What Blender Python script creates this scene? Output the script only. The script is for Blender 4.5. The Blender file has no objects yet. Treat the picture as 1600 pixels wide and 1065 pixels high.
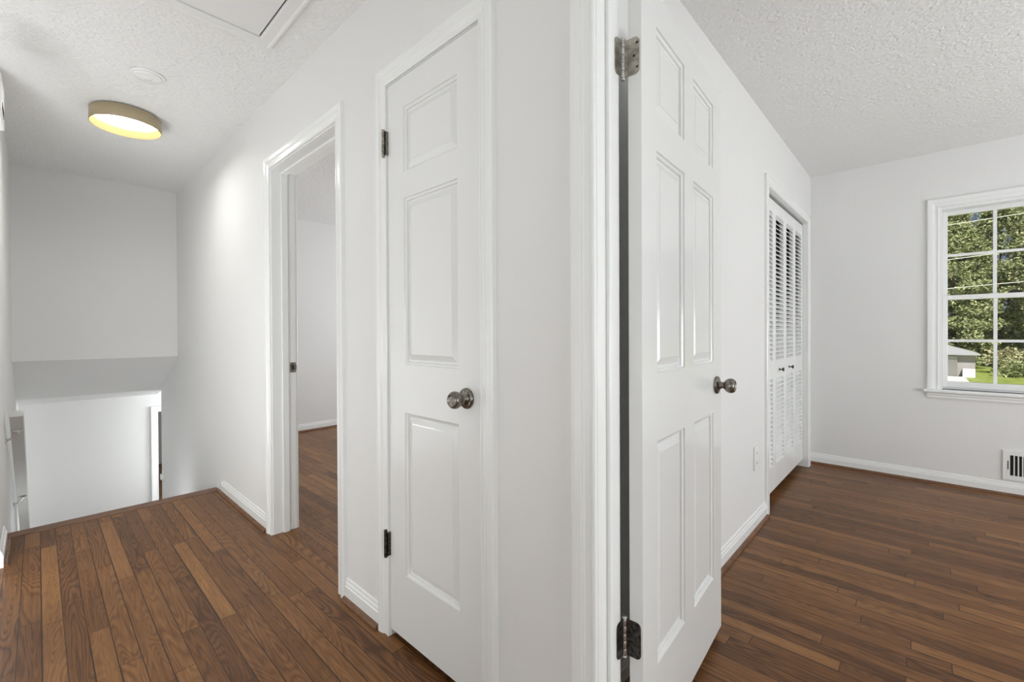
import bpy, bmesh, math, random
from mathutils import Vector, Matrix
random.seed(7)
SC = bpy.context.scene
COL = SC.collection
PI = math.pi
# ------------------------------------------------------------------ camera
# world: X runs along the bedroom wall (away, right), Y runs along the hall (away, left), Z up, metres
CAMZ = 1.14
YAW, PIT, ROL = 0.748706755, 6.41900968e-03, -4.67244772e-03
F_PX, PPX, PPY = 690.06, 801.3, 523.7
cam_data = bpy.data.cameras.new('camera')
cam = bpy.data.objects.new('camera', cam_data)
COL.objects.link(cam)
cp, sp, cr, sr = math.cos(PIT), math.sin(PIT), math.cos(ROL), math.sin(ROL)
def _w2c(x, y, z):
    y, z = cp*y-sp*z, sp*y+cp*z
    x, y = cr*x-sr*y, sr*x+cr*y
    return (x, y, z)
_cols = [_w2c(1, 0, 0), _w2c(0, 1, 0), _w2c(0, 0, 1)]
_rows = [[_cols[j][i] for j in range(3)] for i in range(3)]     # camera axes in the level frame (right, down, forward)
_basis = (Vector((math.sin(YAW), -math.cos(YAW), 0)), Vector((0, 0, -1)), Vector((math.cos(YAW), math.sin(YAW), 0)))
def _lv(r): return _basis[0]*r[0] + _basis[1]*r[1] + _basis[2]*r[2]
cx_, cy_, cz_ = _lv(_rows[0]), -_lv(_rows[1]), -_lv(_rows[2])
m = Matrix(((cx_.x, cy_.x, cz_.x, 0), (cx_.y, cy_.y, cz_.y, 0), (cx_.z, cy_.z, cz_.z, CAMZ), (0, 0, 0, 1)))
cam.matrix_world = m
cam_data.sensor_width = 36
cam_data.sensor_fit = 'HORIZONTAL'
cam_data.lens = F_PX/1600*36
cam_data.shift_x = (800-PPX)/1600
cam_data.shift_y = (PPY-532.5)/1600
cam_data.clip_start = 0.02
cam_data.clip_end = 400
SC.camera = cam
# ------------------------------------------------------------------ exposure
vs = SC.view_settings
vs.view_transform = 'Standard'; vs.look = 'None'; vs.exposure = 0.07; vs.gamma = 1.0; vs.use_curve_mapping = False
SC.cycles.max_bounces = 10
SC.cycles.diffuse_bounces = 7
SC.cycles.use_denoising = True
SC.cycles.sample_clamp_indirect = 6.0
# ------------------------------------------------------------------ sky and sun
world = bpy.data.worlds.new('sky'); SC.world = world
world.use_nodes = True
wn = world.node_tree.nodes; wl = world.node_tree.links
sky = wn.new('ShaderNodeTexSky'); sky.sky_type = 'HOSEK_WILKIE'
sky.sun_direction = (-0.62, -0.25, 0.72); sky.turbidity = 7.0; sky.ground_albedo = 0.3
wl.new(sky.outputs[0], wn['Background'].inputs[0])
wn['Background'].inputs[1].default_value = 1.2
def lamp(name, kind, loc, rot, energy, color, **kw):
    d = bpy.data.lights.new(name, kind); d.energy = energy; d.color = color
    for k, v in kw.items(): setattr(d, k, v)
    o = bpy.data.objects.new(name, d); o.location = loc; o.rotation_euler = rot
    COL.objects.link(o); return o
sun = lamp('sun', 'SUN', (0, 0, 30), (0, 0, 0), 6.2, (1.0, 0.95, 0.86), angle=0.01)
sun.rotation_euler = Vector((0.62, 0.25, -0.72)).to_track_quat('-Z', 'Y').to_euler()
# area lights added for brightness, standing in for unseen windows and lamps
WARM = (0.94, 0.985, 1.0); COOL = (0.925, 0.97, 1.0)
lamp('landing_fill', 'AREA', (-1.86, 0.1, 1.35), (0, -PI/2-0.45, 0), 26, WARM, shape='RECTANGLE', size=1.5, size_y=1.9)  # added fill from the landing's left side; no window is modelled there
lamp('landing_end_fill', 'AREA', (0.34, -1.66, 1.35), (PI/2+0.12, 0, 0), 20, WARM, shape='RECTANGLE', size=0.9, size_y=1.4)  # added fill aimed down the hall from behind the camera
lamp('landing_low_fill', 'AREA', (-1.0, 1.4, 0.5), Vector((.35, 1, .65)).to_track_quat('-Z', 'Y').to_euler(), 17, WARM, shape='DISK', size=1.3)  # added disk fill low on the landing, lifting the hall ceiling
lamp('landing_corner_fill', 'AREA', (-0.62, 2.45, 0.55), Vector((.2, 1, .5)).to_track_quat('-Z', 'Y').to_euler(), 15, WARM, shape='DISK', size=0.8)  # added disk fill for the far end of the hall, out of frame
lamp('bedroom_fill', 'AREA', (2.7, -2.86, 1.25), (PI/2+0.5, 0, 0), 106, COOL, shape='RECTANGLE', size=2.4, size_y=1.6)  # added fill before the windowless right wall, for bedroom walls and ceiling
lamp('side_room_fill', 'AREA', (4.3, 3.6, 1.35), (0, PI/2+0.3, 0), 64, COOL, shape='RECTANGLE', size=1.4, size_y=1.8)  # added unseen fill that brightens the side room
lamp('lower_hall_fill', 'AREA', (2.2, 6.0, 0.3), (0, PI/3, 0), 30, WARM, shape='DISK', size=0.5)  # added fill for the foot of the stairs, without a fixture
lamp('stairwell_fill', 'AREA', (0.50, 4.7, -0.69), (PI-0.55, 0, 0), 6.0, WARM, shape='DISK', size=0.5)  # added upward fill just above a tread, brightening the ceiling over the stairs

# ------------------------------------------------------------------ materials
def new_mat(name):
    mt = bpy.data.materials.new(name); mt.use_nodes = True
    nt = mt.node_tree
    return mt, nt.nodes, nt.links, nt.nodes['Principled BSDF']
def pos_node(n):
    return n.new('ShaderNodeNewGeometry').outputs['Position']
def bump_from(n, l, b, height, strength, dist):
    bp = n.new('ShaderNodeBump'); bp.inputs['Strength'].default_value = strength; bp.inputs['Distance'].default_value = dist
    l.new(height, bp.inputs['Height']); l.new(bp.outputs[0], b.inputs['Normal']); return bp
def paint(name, col, rough, scale=60, strength=0.15, dist=0.001, var=0.02, spec=0.5):
    mt, n, l, b = new_mat(name)
    p = pos_node(n)
    t = n.new('ShaderNodeTexNoise'); t.inputs['Scale'].default_value = scale; t.inputs['Detail'].default_value = 4
    l.new(p, t.inputs['Vector'])
    t2 = n.new('ShaderNodeTexNoise'); t2.inputs['Scale'].default_value = 1.7; l.new(p, t2.inputs['Vector'])
    mx = n.new('ShaderNodeMix'); mx.data_type = 'RGBA'
    mx.inputs['A'].default_value = (col[0]*(1-var), col[1]*(1-var), col[2]*(1-var), 1)
    mx.inputs['B'].default_value = (min(1, col[0]*(1+var)), min(1, col[1]*(1+var)), min(1, col[2]*(1+var)), 1)
    l.new(t2.outputs[0], mx.inputs['Factor']); l.new(mx.outputs['Result'], b.inputs['Base Color'])
    b.inputs['Roughness'].default_value = rough
    b.inputs['Specular IOR Level'].default_value = spec
    bump_from(n, l, b, t.outputs[0], strength, dist)
    return mt
M = {}
M['wall'] = paint('wall_paint', (0.785, 0.782, 0.775), 0.6, 90, 0.25, 0.0012)
M['trim'] = paint('trim_paint', (0.85, 0.86, 0.85), 0.22, 45, 0.12, 0.0008, 0.01)
M['door'] = paint('shaded_door_paint', (0.80, 0.805, 0.795), 0.16, 35, 0.10, 0.0008, 0.01)  # trim white darkened in the colour to stand in for shading on the doors
M['rail'] = paint('rail_paint', (0.74, 0.74, 0.73), 0.35, 45, 0.12, 0.0008, 0.01)
M['plastic'] = paint('white_plastic', (0.84, 0.84, 0.83), 0.35, 30, 0.02, 0.0003, 0.005)
M['closet_shade'] = paint('closet_shade_grey', (0.22, 0.21, 0.20), 0.8)  # closet shade put into the colour of its inner walls
# rough stippled ceiling
mt, n, l, b = new_mat('ceiling_texture'); M['ceiling'] = mt
p = pos_node(n)
vo = n.new('ShaderNodeTexNoise'); vo.inputs['Scale'].default_value = 46; vo.inputs['Detail'].default_value = 5; vo.inputs['Distortion'].default_value = 1.2
v2 = n.new('ShaderNodeTexVoronoi'); v2.inputs['Scale'].default_value = 60; v2.feature = 'SMOOTH_F1'
l.new(p, vo.inputs['Vector']); l.new(p, v2.inputs['Vector'])
ad = n.new('ShaderNodeMath'); ad.operation = 'MULTIPLY_ADD'; l.new(v2.outputs['Distance'], ad.inputs[0]); ad.inputs[1].default_value = 0.5; l.new(vo.outputs[0], ad.inputs[2])
b.inputs['Base Color'].default_value = (0.84, 0.838, 0.83, 1); b.inputs['Roughness'].default_value = 0.85
bump_from(n, l, b, ad.outputs[0], 0.65, 0.014)
# oak strip floor, boards run along Y
def mth(n, l, op, a, bb=None, c=None):
    k = n.new('ShaderNodeMath'); k.operation = op
    for i, v in enumerate((a, bb, c)):
        if v is None: continue
        if isinstance(v, (int, float)): k.inputs[i].default_value = v
        else: l.new(v, k.inputs[i])
    return k.outputs[0]
def wood_floor(name, W=0.0605):
    mt, n, l, b = new_mat(name)
    p = pos_node(n)
    s = n.new('ShaderNodeSeparateXYZ'); l.new(p, s.inputs[0])
    X, Y = s.outputs[0], s.outputs[1]
    u = mth(n, l, 'DIVIDE', X, W); iu = mth(n, l, 'FLOOR', u); fu = mth(n, l, 'FRACT', u)
    wn1 = n.new('ShaderNodeTexWhiteNoise'); wn1.noise_dimensions = '1D'; l.new(iu, wn1.inputs['W'])
    off = mth(n, l, 'MULTIPLY', wn1.outputs['Value'], 7.31)
    v = mth(n, l, 'ADD', mth(n, l, 'DIVIDE', Y, 0.92), off)
    iv = mth(n, l, 'FLOOR', v); fv = mth(n, l, 'FRACT', v)
    cb = n.new('ShaderNodeCombineXYZ'); l.new(iu, cb.inputs[0]); l.new(iv, cb.inputs[1])
    wn2 = n.new('ShaderNodeTexWhiteNoise'); wn2.noise_dimensions = '3D'; l.new(cb.outputs[0], wn2.inputs['Vector'])
    R = wn2.outputs['Value']
    sc = n.new('ShaderNodeSeparateColor'); l.new(wn2.outputs['Color'], sc.inputs[0])
    # cathedral figure: contour lines of a stretched noise, different on every board
    g = n.new('ShaderNodeCombineXYZ')
    l.new(mth(n, l, 'ADD', mth(n, l, 'MULTIPLY', X, 13.0), mth(n, l, 'MULTIPLY', R, 53.0)), g.inputs[0])
    l.new(mth(n, l, 'ADD', mth(n, l, 'MULTIPLY', Y, 1.35), mth(n, l, 'MULTIPLY', sc.outputs[1], 41.0)), g.inputs[1])
    l.new(mth(n, l, 'MULTIPLY', iu, 3.7), g.inputs[2])
    nz = n.new('ShaderNodeTexNoise'); nz.inputs['Scale'].default_value = 1.0; nz.inputs['Detail'].default_value = 1.2; nz.inputs['Distortion'].default_value = 0.35
    l.new(g.outputs[0], nz.inputs['Vector'])
    ring = mth(n, l, 'FRACT', mth(n, l, 'MULTIPLY', nz.outputs[0], 20.0))
    ring = mth(n, l, 'POWER', mth(n, l, 'ABSOLUTE', mth(n, l, 'SUBTRACT', mth(n, l, 'MULTIPLY', ring, 2.0), 1.0)), 1.6)
    # fine pores
    g2 = n.new('ShaderNodeCombineXYZ'); l.new(mth(n, l, 'MULTIPLY', X, 420.0), g2.inputs[0]); l.new(mth(n, l, 'MULTIPLY', Y, 16.0), g2.inputs[1]); l.new(R, g2.inputs[2])
    nf = n.new('ShaderNodeTexNoise'); nf.inputs['Scale'].default_value = 1.0; nf.inputs['Detail'].default_value = 3; l.new(g2.outputs[0], nf.inputs['Vector'])
    # broad wear
    nb = n.new('ShaderNodeTexNoise'); nb.inputs['Scale'].default_value = 2.3; nb.inputs['Detail'].default_value = 3; l.new(p, nb.inputs['Vector'])
    tone = n.new('ShaderNodeValToRGB')
    e = tone.color_ramp.elements
    e[0].position = 0.0; e[0].color = (0.0765, 0.0292, 0.0094, 1)
    e[1].position = 1.0; e[1].color = (0.5220, 0.2752, 0.0897, 1)
    k = tone.color_ramp.elements.new(0.45); k.color = (0.1935, 0.0843, 0.0273, 1)
    k = tone.color_ramp.elements.new(0.80); k.color = (0.2970, 0.1419, 0.0484, 1)
    t = mth(n, l, 'MULTIPLY_ADD', R, 0.50, 0.16)
    t = mth(n, l, 'ADD', t, mth(n, l, 'MULTIPLY', mth(n, l, 'SUBTRACT', nf.outputs[0], 0.5), 0.62))
    t = mth(n, l, 'SUBTRACT', t, mth(n, l, 'MULTIPLY', ring, mth(n, l, 'MULTIPLY_ADD', sc.outputs[2], 0.36, 0.10)))
    t = mth(n, l, 'ADD', t, mth(n, l, 'MULTIPLY', mth(n, l, 'SUBTRACT', nb.outputs[0], 0.5), 0.35))
    g3 = n.new('ShaderNodeCombineXYZ'); l.new(mth(n, l, 'MULTIPLY', X, 110.0), g3.inputs[0]); l.new(mth(n, l, 'MULTIPLY', Y, 4.0), g3.inputs[1]); l.new(mth(n, l, 'MULTIPLY', R, 9.0), g3.inputs[2])
    nm = n.new('ShaderNodeTexNoise'); nm.inputs['Scale'].default_value = 1.0; nm.inputs['Detail'].default_value = 3; l.new(g3.outputs[0], nm.inputs['Vector'])
    t = mth(n, l, 'ADD', t, mth(n, l, 'MULTIPLY', mth(n, l, 'SUBTRACT', nm.outputs[0], 0.5), 0.55))
    t = mth(n, l, 'ADD', t, 0.10)
    l.new(t, tone.inputs[0])
    # seams between boards: width varies from board to board
    gw = mth(n, l, 'MULTIPLY_ADD', mth(n, l, 'POWER', sc.outputs[0], 2.0), 0.055, 0.034)
    e1 = mth(n, l, 'LESS_THAN', fu, gw)
    e2 = mth(n, l, 'LESS_THAN', fv, 0.0028)
    seam = mth(n, l, 'MAXIMUM', e1, e2)
    mx = n.new('ShaderNodeMix'); mx.data_type = 'RGBA'
    l.new(mth(n, l, 'MULTIPLY', seam, 0.93), mx.inputs['Factor']); l.new(tone.outputs[0], mx.inputs['A']); mx.inputs['B'].default_value = (0.012, 0.006, 0.003, 1)
    l.new(mx.outputs['Result'], b.inputs['Base Color'])
    l.new(mth(n, l, 'MULTIPLY_ADD', nf.outputs[0], 0.22, 0.30), b.inputs['Roughness']); b.inputs['Specular IOR Level'].default_value = 0.32
    h = mth(n, l, 'SUBTRACT', mth(n, l, 'MULTIPLY', nf.outputs[0], 0.25), seam)
    bump_from(n, l, b, h, 0.35, 0.0012)
    return mt
M['floor'] = wood_floor('oak_strip_floor')
def wood_plain(name, c0, c1):
    mt, n, l, b = new_mat(name)
    p = pos_node(n); mp = n.new('ShaderNodeMapping'); mp.inputs['Scale'].default_value = (6, 6, 60)
    l.new(p, mp.inputs[0]); t = n.new('ShaderNodeTexNoise'); t.inputs['Scale'].default_value = 3; t.inputs['Detail'].default_value = 6; l.new(mp.outputs[0], t.inputs['Vector'])
    r = n.new('ShaderNodeValToRGB'); r.color_ramp.elements[0].position = .3; r.color_ramp.elements[1].position = .7
    r.color_ramp.elements[0].color = (*c0, 1); r.color_ramp.elements[1].color = (*c1, 1)
    l.new(t.outputs[0], r.inputs[0]); l.new(r.outputs[0], b.inputs['Base Color']); b.inputs['Roughness'].default_value = 0.4
    return mt
M['shoe'] = wood_plain('stained_oak_moulding', (0.10, 0.042, 0.018), (0.21, 0.10, 0.045))
def metal(name, c0, c1, rough=0.38, scale=180):
    mt, n, l, b = new_mat(name)
    p = pos_node(n); t = n.new('ShaderNodeTexNoise'); t.inputs['Scale'].default_value = scale; t.inputs['Detail'].default_value = 5; l.new(p, t.inputs['Vector'])
    r = n.new('ShaderNodeValToRGB'); r.color_ramp.elements[0].position = .38; r.color_ramp.elements[1].position = .62
    r.color_ramp.elements[0].color = (*c0, 1); r.color_ramp.elements[1].color = (*c1, 1)
    l.new(t.outputs[0], r.inputs[0]); l.new(r.outputs[0], b.inputs['Base Color'])
    b.inputs['Metallic'].default_value = 0.9; b.inputs['Roughness'].default_value = rough
    return mt
M['pewter'] = metal('aged_pewter', (0.15, 0.138, 0.12), (0.31, 0.285, 0.25), 0.27, 120)
M['nickel'] = metal('worn_nickel', (0.26, 0.24, 0.20), (0.46, 0.43, 0.37), 0.33, 60)
M['bronze'] = metal('dark_bronze', (0.035, 0.032, 0.028), (0.11, 0.10, 0.09), 0.42, 90)
M['steel'] = metal('bright_steel', (0.55, 0.55, 0.54), (0.75, 0.75, 0.74), 0.25, 90)
M['galv'] = metal('grey_steel', (0.30, 0.30, 0.30), (0.45, 0.45, 0.45), 0.4, 40)
def flat(name, c, rough=0.6, metallic=0.0):
    mt, n, l, b = new_mat(name)
    t = n.new('ShaderNodeTexNoise'); t.inputs['Scale'].default_value = 25; l.new(pos_node(n), t.inputs['Vector'])
    mx = n.new('ShaderNodeMix'); mx.data_type = 'RGBA'
    mx.inputs['A'].default_value = (c[0]*.94, c[1]*.94, c[2]*.94, 1); mx.inputs['B'].default_value = (min(1, c[0]*1.05), min(1, c[1]*1.05), min(1, c[2]*1.05), 1)
    l.new(t.outputs[0], mx.inputs['Factor']); l.new(mx.outputs['Result'], b.inputs['Base Color'])
    b.inputs['Roughness'].default_value = rough; b.inputs['Metallic'].default_value = metallic
    return mt
M['dark'] = flat('dark_cavity', (0.02, 0.02, 0.02), 0.9)
M['gold'] = flat('champagne_shade', (0.40, 0.33, 0.215), 0.42, 0.25)
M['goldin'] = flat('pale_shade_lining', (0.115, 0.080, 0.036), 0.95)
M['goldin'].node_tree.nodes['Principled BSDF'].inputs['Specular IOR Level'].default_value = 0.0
M['siding'] = flat('grey_siding', (0.30, 0.29, 0.30), 0.8)
M['roofing'] = flat('grey_shingles', (0.34, 0.35, 0.37), 0.8)
M['whitewash'] = flat('white_masonry', (0.85, 0.83, 0.80), 0.7)
M['cable'] = flat('pale_cable', (0.75, 0.75, 0.72), 0.5)
M['gravel'] = flat('pale_gravel', (0.75, 0.72, 0.66), 0.9)
M['bark'] = flat('brown_bark', (0.12, 0.085, 0.06), 0.9)
mt, n, l, b = new_mat('lamp_diffuser'); M['glow'] = mt
b.inputs['Base Color'].default_value = (0.9, 0.88, 0.8, 1); b.inputs['Emission Color'].default_value = (0.96, 0.965, 0.93, 1); b.inputs['Emission Strength'].default_value = 28.0
mt, n, l, b = new_mat('window_glass'); M['glass'] = mt
b.inputs['Base Color'].default_value = (1, 1, 1, 1); b.inputs['Roughness'].default_value = 0.0; b.inputs['IOR'].default_value = 1.45
b.inputs['Transmission Weight'].default_value = 1.0
tr = n.new('ShaderNodeBsdfTransparent'); gl = n.new('ShaderNodeBsdfGlossy'); gl.inputs['Roughness'].default_value = 0.02
mxs = n.new('ShaderNodeMixShader'); fr = n.new('ShaderNodeFresnel'); fr.inputs[0].default_value = 1.25
l.new(fr.outputs[0], mxs.inputs[0]); l.new(tr.outputs[0], mxs.inputs[1]); l.new(gl.outputs[0], mxs.inputs[2])
l.new(mxs.outputs[0], n['Material Output'].inputs['Surface'])
def leafmat(name, c0, c1, c2):
    mt, n, l, b = new_mat(name)
    t = n.new('ShaderNodeTexNoise'); t.inputs['Scale'].default_value = 1.3; t.inputs['Detail'].default_value = 6; l.new(pos_node(n), t.inputs['Vector'])
    r = n.new('ShaderNodeValToRGB'); e = r.color_ramp.elements
    e[0].position = 0.32; e[0].color = (*c0, 1); e[1].position = 0.70; e[1].color = (*c2, 1)
    k = e.new(0.5); k.color = (*c1, 1)
    l.new(t.outputs[0], r.inputs[0]); l.new(r.outputs[0], b.inputs['Base Color']); b.inputs['Roughness'].default_value = 0.6
    return mt
M['leaf'] = leafmat('green_leaves', (0.10, 0.14, 0.06), (0.29, 0.33, 0.15), (0.62, 0.63, 0.38))
M['leaf2'] = leafmat('olive_leaves', (0.12, 0.13, 0.07), (0.35, 0.34, 0.18), (0.68, 0.63, 0.42))
M['grass'] = leafmat('lawn', (0.14, 0.20, 0.04), (0.26, 0.33, 0.07), (0.38, 0.42, 0.12))

# ------------------------------------------------------------------ mesh helpers
class MB:
    def __init__(s): s.v = []; s.f = []; s.sm = []
    def add(s, vs_, fs, smooth=False):
        o = len(s.v); s.v += [tuple(x) for x in vs_]
        for f in fs: s.f.append(tuple(o+i for i in f)); s.sm.append(smooth)
        return s
    def box(s, x0, x1, y0, y1, z0, z1):
        x0, x1 = sorted((x0, x1)); y0, y1 = sorted((y0, y1)); z0, z1 = sorted((z0, z1))
        v = [(x0, y0, z0), (x1, y0, z0), (x1, y1, z0), (x0, y1, z0), (x0, y0, z1), (x1, y0, z1), (x1, y1, z1), (x0, y1, z1)]
        return s.add(v, [(0, 3, 2, 1), (4, 5, 6, 7), (0, 1, 5, 4), (1, 2, 6, 5), (2, 3, 7, 6), (3, 0, 4, 7)])
    def rings(s, loops, smooth=True, cap0=True, cap1=True):
        k = len(loops[0]); v = [p_ for lp in loops for p_ in lp]; f = []
        for i in range(len(loops)-1):
            for j in range(k):
                a = i*k+j; b_ = i*k+(j+1) % k
                f.append((a, b_, b_+k, a+k))
        s.add(v, f, smooth)
        o = len(s.v)-len(v)
        if cap0: s.f.append(tuple(o+i for i in reversed(range(k)))); s.sm.append(False)
        if cap1: s.f.append(tuple(o+(len(loops)-1)*k+i for i in range(k))); s.sm.append(False)
        return s
    def lathe(s, prof, origin, axis='z', seg=32, sign=1):
        """prof: list of (radius, distance along axis)"""
        loops = []
        for r, h in prof:
            lp = []
            for j in range(seg):
                t = 2*PI*j/seg; c, q = r*math.cos(t), r*math.sin(t); hh = h*sign
                d = {'z': (c, q, hh), 'x': (hh, c, q), 'y': (c, hh, q)}[axis]
                lp.append((origin[0]+d[0], origin[1]+d[1], origin[2]+d[2]))
            loops.append(lp)
        return s.rings(loops)
    def tube(s, pts, r, seg=10):
        pts = [Vector(q) for q in pts]; loops = []
        for i, q in enumerate(pts):
            d = (pts[min(i+1, len(pts)-1)]-pts[max(i-1, 0)]).normalized()
            up = Vector((0, 0, 1)) if abs(d.z) < 0.9 else Vector((1, 0, 0))
            a = d.cross(up).normalized(); b_ = d.cross(a).normalized()
            loops.append([tuple(q+a*r*math.cos(2*PI*j/seg)+b_*r*math.sin(2*PI*j/seg)) for j in range(seg)])
        return s.rings(loops)
    def build(s, name, mat, parent=None, loc=None, bevel=0.0, label=None):
        me = bpy.data.meshes.new(name); me.from_pydata(s.v, [], s.f)
        for p_, sm in zip(me.polygons, s.sm): p_.use_smooth = sm
        bm = bmesh.new(); bm.from_mesh(me); bmesh.ops.recalc_face_normals(bm, faces=bm.faces); bm.to_mesh(me); bm.free()
        me.materials.append(mat); me.update()
        o = bpy.data.objects.new(name, me); COL.objects.link(o)
        if parent: o.parent = parent
        if loc: o.location = loc
        if bevel:
            bv = o.modifiers.new('bevel', 'BEVEL'); bv.width = bevel; bv.segments = 2; bv.limit_method = 'ANGLE'; bv.angle_limit = math.radians(40)
        if label: o['label'] = label
        return o
def boxes(*bs):
    mb = MB()
    for b_ in bs: mb.box(*b_)
    return mb
def tag(o, label, cat=None, group=None, kind=None):
    o['label'] = label
    if cat: o['category'] = cat
    if group: o['group'] = group
    if kind: o['kind'] = kind
    return o
def struct(o, label, cat): return tag(o, label, cat, kind='structure')
def empty(name, loc=(0, 0, 0), rz=0):
    o = bpy.data.objects.new(name, None); o.empty_display_size = 0.1; o.location = loc; o.rotation_euler = (0, 0, rz); COL.objects.link(o); return o

# ------------------------------------------------------------------ dimensions
HX = 0.90          # hall's right wall, hall face
WT = 0.11          # wall thickness
LX = -0.136        # hall's left wall
CZ = 2.465         # ceiling
SY = 3.83          # top edge of the stairs
BY = 0.715         # bedroom's left wall
WX = 4.56          # bedroom's window wall
LZ = -1.78         # lower floor
# openings in the hall's right wall  (y0, y1, ztop)
BD = (-0.175, 0.563, 2.05)     # bedroom
CD = (0.965, 1.470, 2.062)     # hall closet
SD = (1.885, 2.690, 2.060)     # side room

# ------------------------------------------------------------------ shell
struct(boxes((-1.95, HX+0.06, -1.75, SY, -0.2, 0), (HX+0.06, 4.75, -3.0, 0.83, -0.2, 0), (HX+0.06, 4.6, 0.83, 5.4, -0.2, 0)).build('floor', M['floor']),
       'dark stained oak strip floor running through hall, bedroom and side room', 'floor')
struct(boxes((-2.0, 4.8, -3.1, 5.45, CZ, CZ+0.15)).build('ceiling', M['ceiling']), 'white rough textured ceiling over the hall and bedroom', 'ceiling')
w = MB()
x0, x1 = HX, HX+WT
w.box(x0, x1, -3.0, BD[0]-0.012, 0, CZ)
w.box(x0, x1, BD[0]-0.012, BD[1]+0.012, BD[2]+0.012, CZ)
w.box(x0, x1, BD[1]+0.012, CD[0]-0.012, 0, CZ)
w.box(x0, x1, CD[0]-0.012, CD[1]+0.012, CD[2]+0.012, CZ)
w.box(x0, x1, CD[1]+0.012, SD[0]-0.012, 0, CZ)
w.box(x0, x1, SD[0]-0.012, SD[1]+0.012, SD[2]+0.012, CZ)
w.box(x0, x1, SD[1]+0.012, SY, 0, CZ)
w.box(x0, x1, SY, 6.0, LZ, CZ)
struct(w.build('wall_hall_right', M['wall']), 'long white hall wall with the closet door and two doorways', 'wall')
struct(boxes((LX-0.12, LX, 3.3, 6.57, LZ, CZ)).build('wall_hall_left', M['wall']), 'white wall at the left edge of the hall beside the stair rail', 'wall')
struct(boxes((LX, HX, 5.165, 5.28, 1.03, CZ)).build('wall_stair_head', M['wall']), 'white wall panel hanging over the stairwell under the ceiling', 'wall')
# sloping soffit over the stairs
sf = MB()
prof = [(5.1652, 0.932), (6.0, 0.548), (6.45, 0.452), (6.45, 0.60), (6.0, 0.70), (5.28, 1.03), (5.165, 1.03)]
vsf = [(xx, y, z) for xx in (LX-.03, HX+.03) for y, z in prof]; k = len(prof)
sf.add(vsf, [tuple(range(k)), tuple(range(2*k-1, k-1, -1))]+[(i, (i+1) % k, (i+1) % k+k, i+k) for i in range(k)])
struct(sf.build('ceiling_stair_soffit', M['wall']), 'sloping grey-shaded soffit above the stairs going down', 'ceiling')
# landing behind the camera
struct(boxes((-1.98, -1.88, -1.75, 3.4, 0, CZ)).build('wall_landing_left', M['wall']), 'white wall of the landing behind the added fill light, out of frame', 'wall')
struct(boxes((-1.98, HX, -1.78, -1.68, 0, CZ)).build('wall_landing_back', M['wall']), 'white wall at the back of the landing, out of frame', 'wall')
struct(boxes((-1.98, LX-0.12, 3.3, 3.4, 0, CZ)).build('wall_landing_front', M['wall']), 'white wall of the landing facing the camera side, out of frame', 'wall')
# bedroom
CO = (3.11, 4.39, 2.045)       # louvred closet opening in the bedroom's left wall (x0, x1, ztop)
w = MB()
w.box(x1, CO[0]-0.015, BY, BY+WT, 0, CZ); w.box(CO[0]-0.015, CO[1]+0.015, BY, BY+WT, CO[2]+0.015, CZ); w.box(CO[1]+0.015, WX, BY, BY+WT, 0, CZ)
struct(w.build('wall_bedroom_left', M['wall']), 'white bedroom wall behind the open door, with louvred closet', 'wall')
WI = (-0.915, -0.085, 0.705, 2.050)   # window rough opening on the window wall (y0, y1, z0, z1)
w = MB()
w.box(WX, WX+0.14, WI[1], BY+WT, 0, CZ); w.box(WX, WX+0.14, -3.0, WI[0], 0, CZ)
w.box(WX, WX+0.14, WI[0], WI[1], 0, WI[2]); w.box(WX, WX+0.14, WI[0], WI[1], WI[3], CZ)
struct(w.build('wall_bedroom_window', M['wall']), 'white bedroom wall around the double-hung window', 'wall')
struct(boxes((x1, WX+0.14, -3.1, -2.9, 0, CZ)).build('wall_bedroom_right', M['wall']), 'white bedroom wall on the right, out of frame', 'wall')
# louvred closet interior
struct(boxes((2.95, 3.05, BY+WT, 1.5, 0, CZ), (4.45, 4.55, BY+WT, 1.5, 0, CZ), (2.95, 4.55, 1.5, 1.6, 0, CZ)).build('wall_closet_back', M['closet_shade']), 'inner walls of the bedroom closet, coloured dark grey in place of shade behind the louvres', 'wall')
# hall closet interior, dark
struct(boxes((1.75, 1.85, 0.825, 1.72, 0, CZ), (x1, 2.95, 1.62, 1.72, 0, CZ)).build('wall_hall_closet', M['wall']), 'inner walls of the hall closet behind its closed door', 'wall')
# side room
struct(boxes((x1, 4.6, 5.285, 5.40, 0, CZ)).build('wall_side_room_end', M['wall']), 'bright white far wall seen through the open hall doorway', 'wall')
struct(boxes((4.4, 4.6, 1.6, 5.4, 0, CZ)).build('wall_side_room_right', M['wall']), 'white wall of the side room behind its added fill light, out of frame', 'wall')
# lower level
struct(boxes((-0.3, 3.2, 3.7, 13.0, LZ-0.1, LZ)).build('floor_lower', M['floor']), 'dark wood floor of the lower level seen through its doorway', 'floor')
w = MB()
LD = (0.935, 1.72, 0.25)
w.box(LX-0.12, LD[0], 6.45, 6.57, LZ, 0.62); w.box(LD[0], LD[1], 6.45, 6.57, LD[2], 0.62); w.box(LD[1], 3.2, 6.45, 6.57, LZ, 0.62)
struct(w.build('wall_lower_end', M['wall']), 'white lower-level wall at the foot of the stairs', 'wall')
struct(boxes((HX+WT, 3.2, 5.45, 6.45, 0.5, 0.6)).build('ceiling_lower', M['wall']), 'white ceiling of the lower hall beside the stairs', 'ceiling')
struct(boxes((3.1, 3.2, 5.46, 12.6, LZ, 0.6), (x1, 3.1, 5.46, 5.56, LZ, 0.5)).build('wall_lower_right', M['wall']), 'white right-hand wall of the lower level', 'wall')
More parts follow.
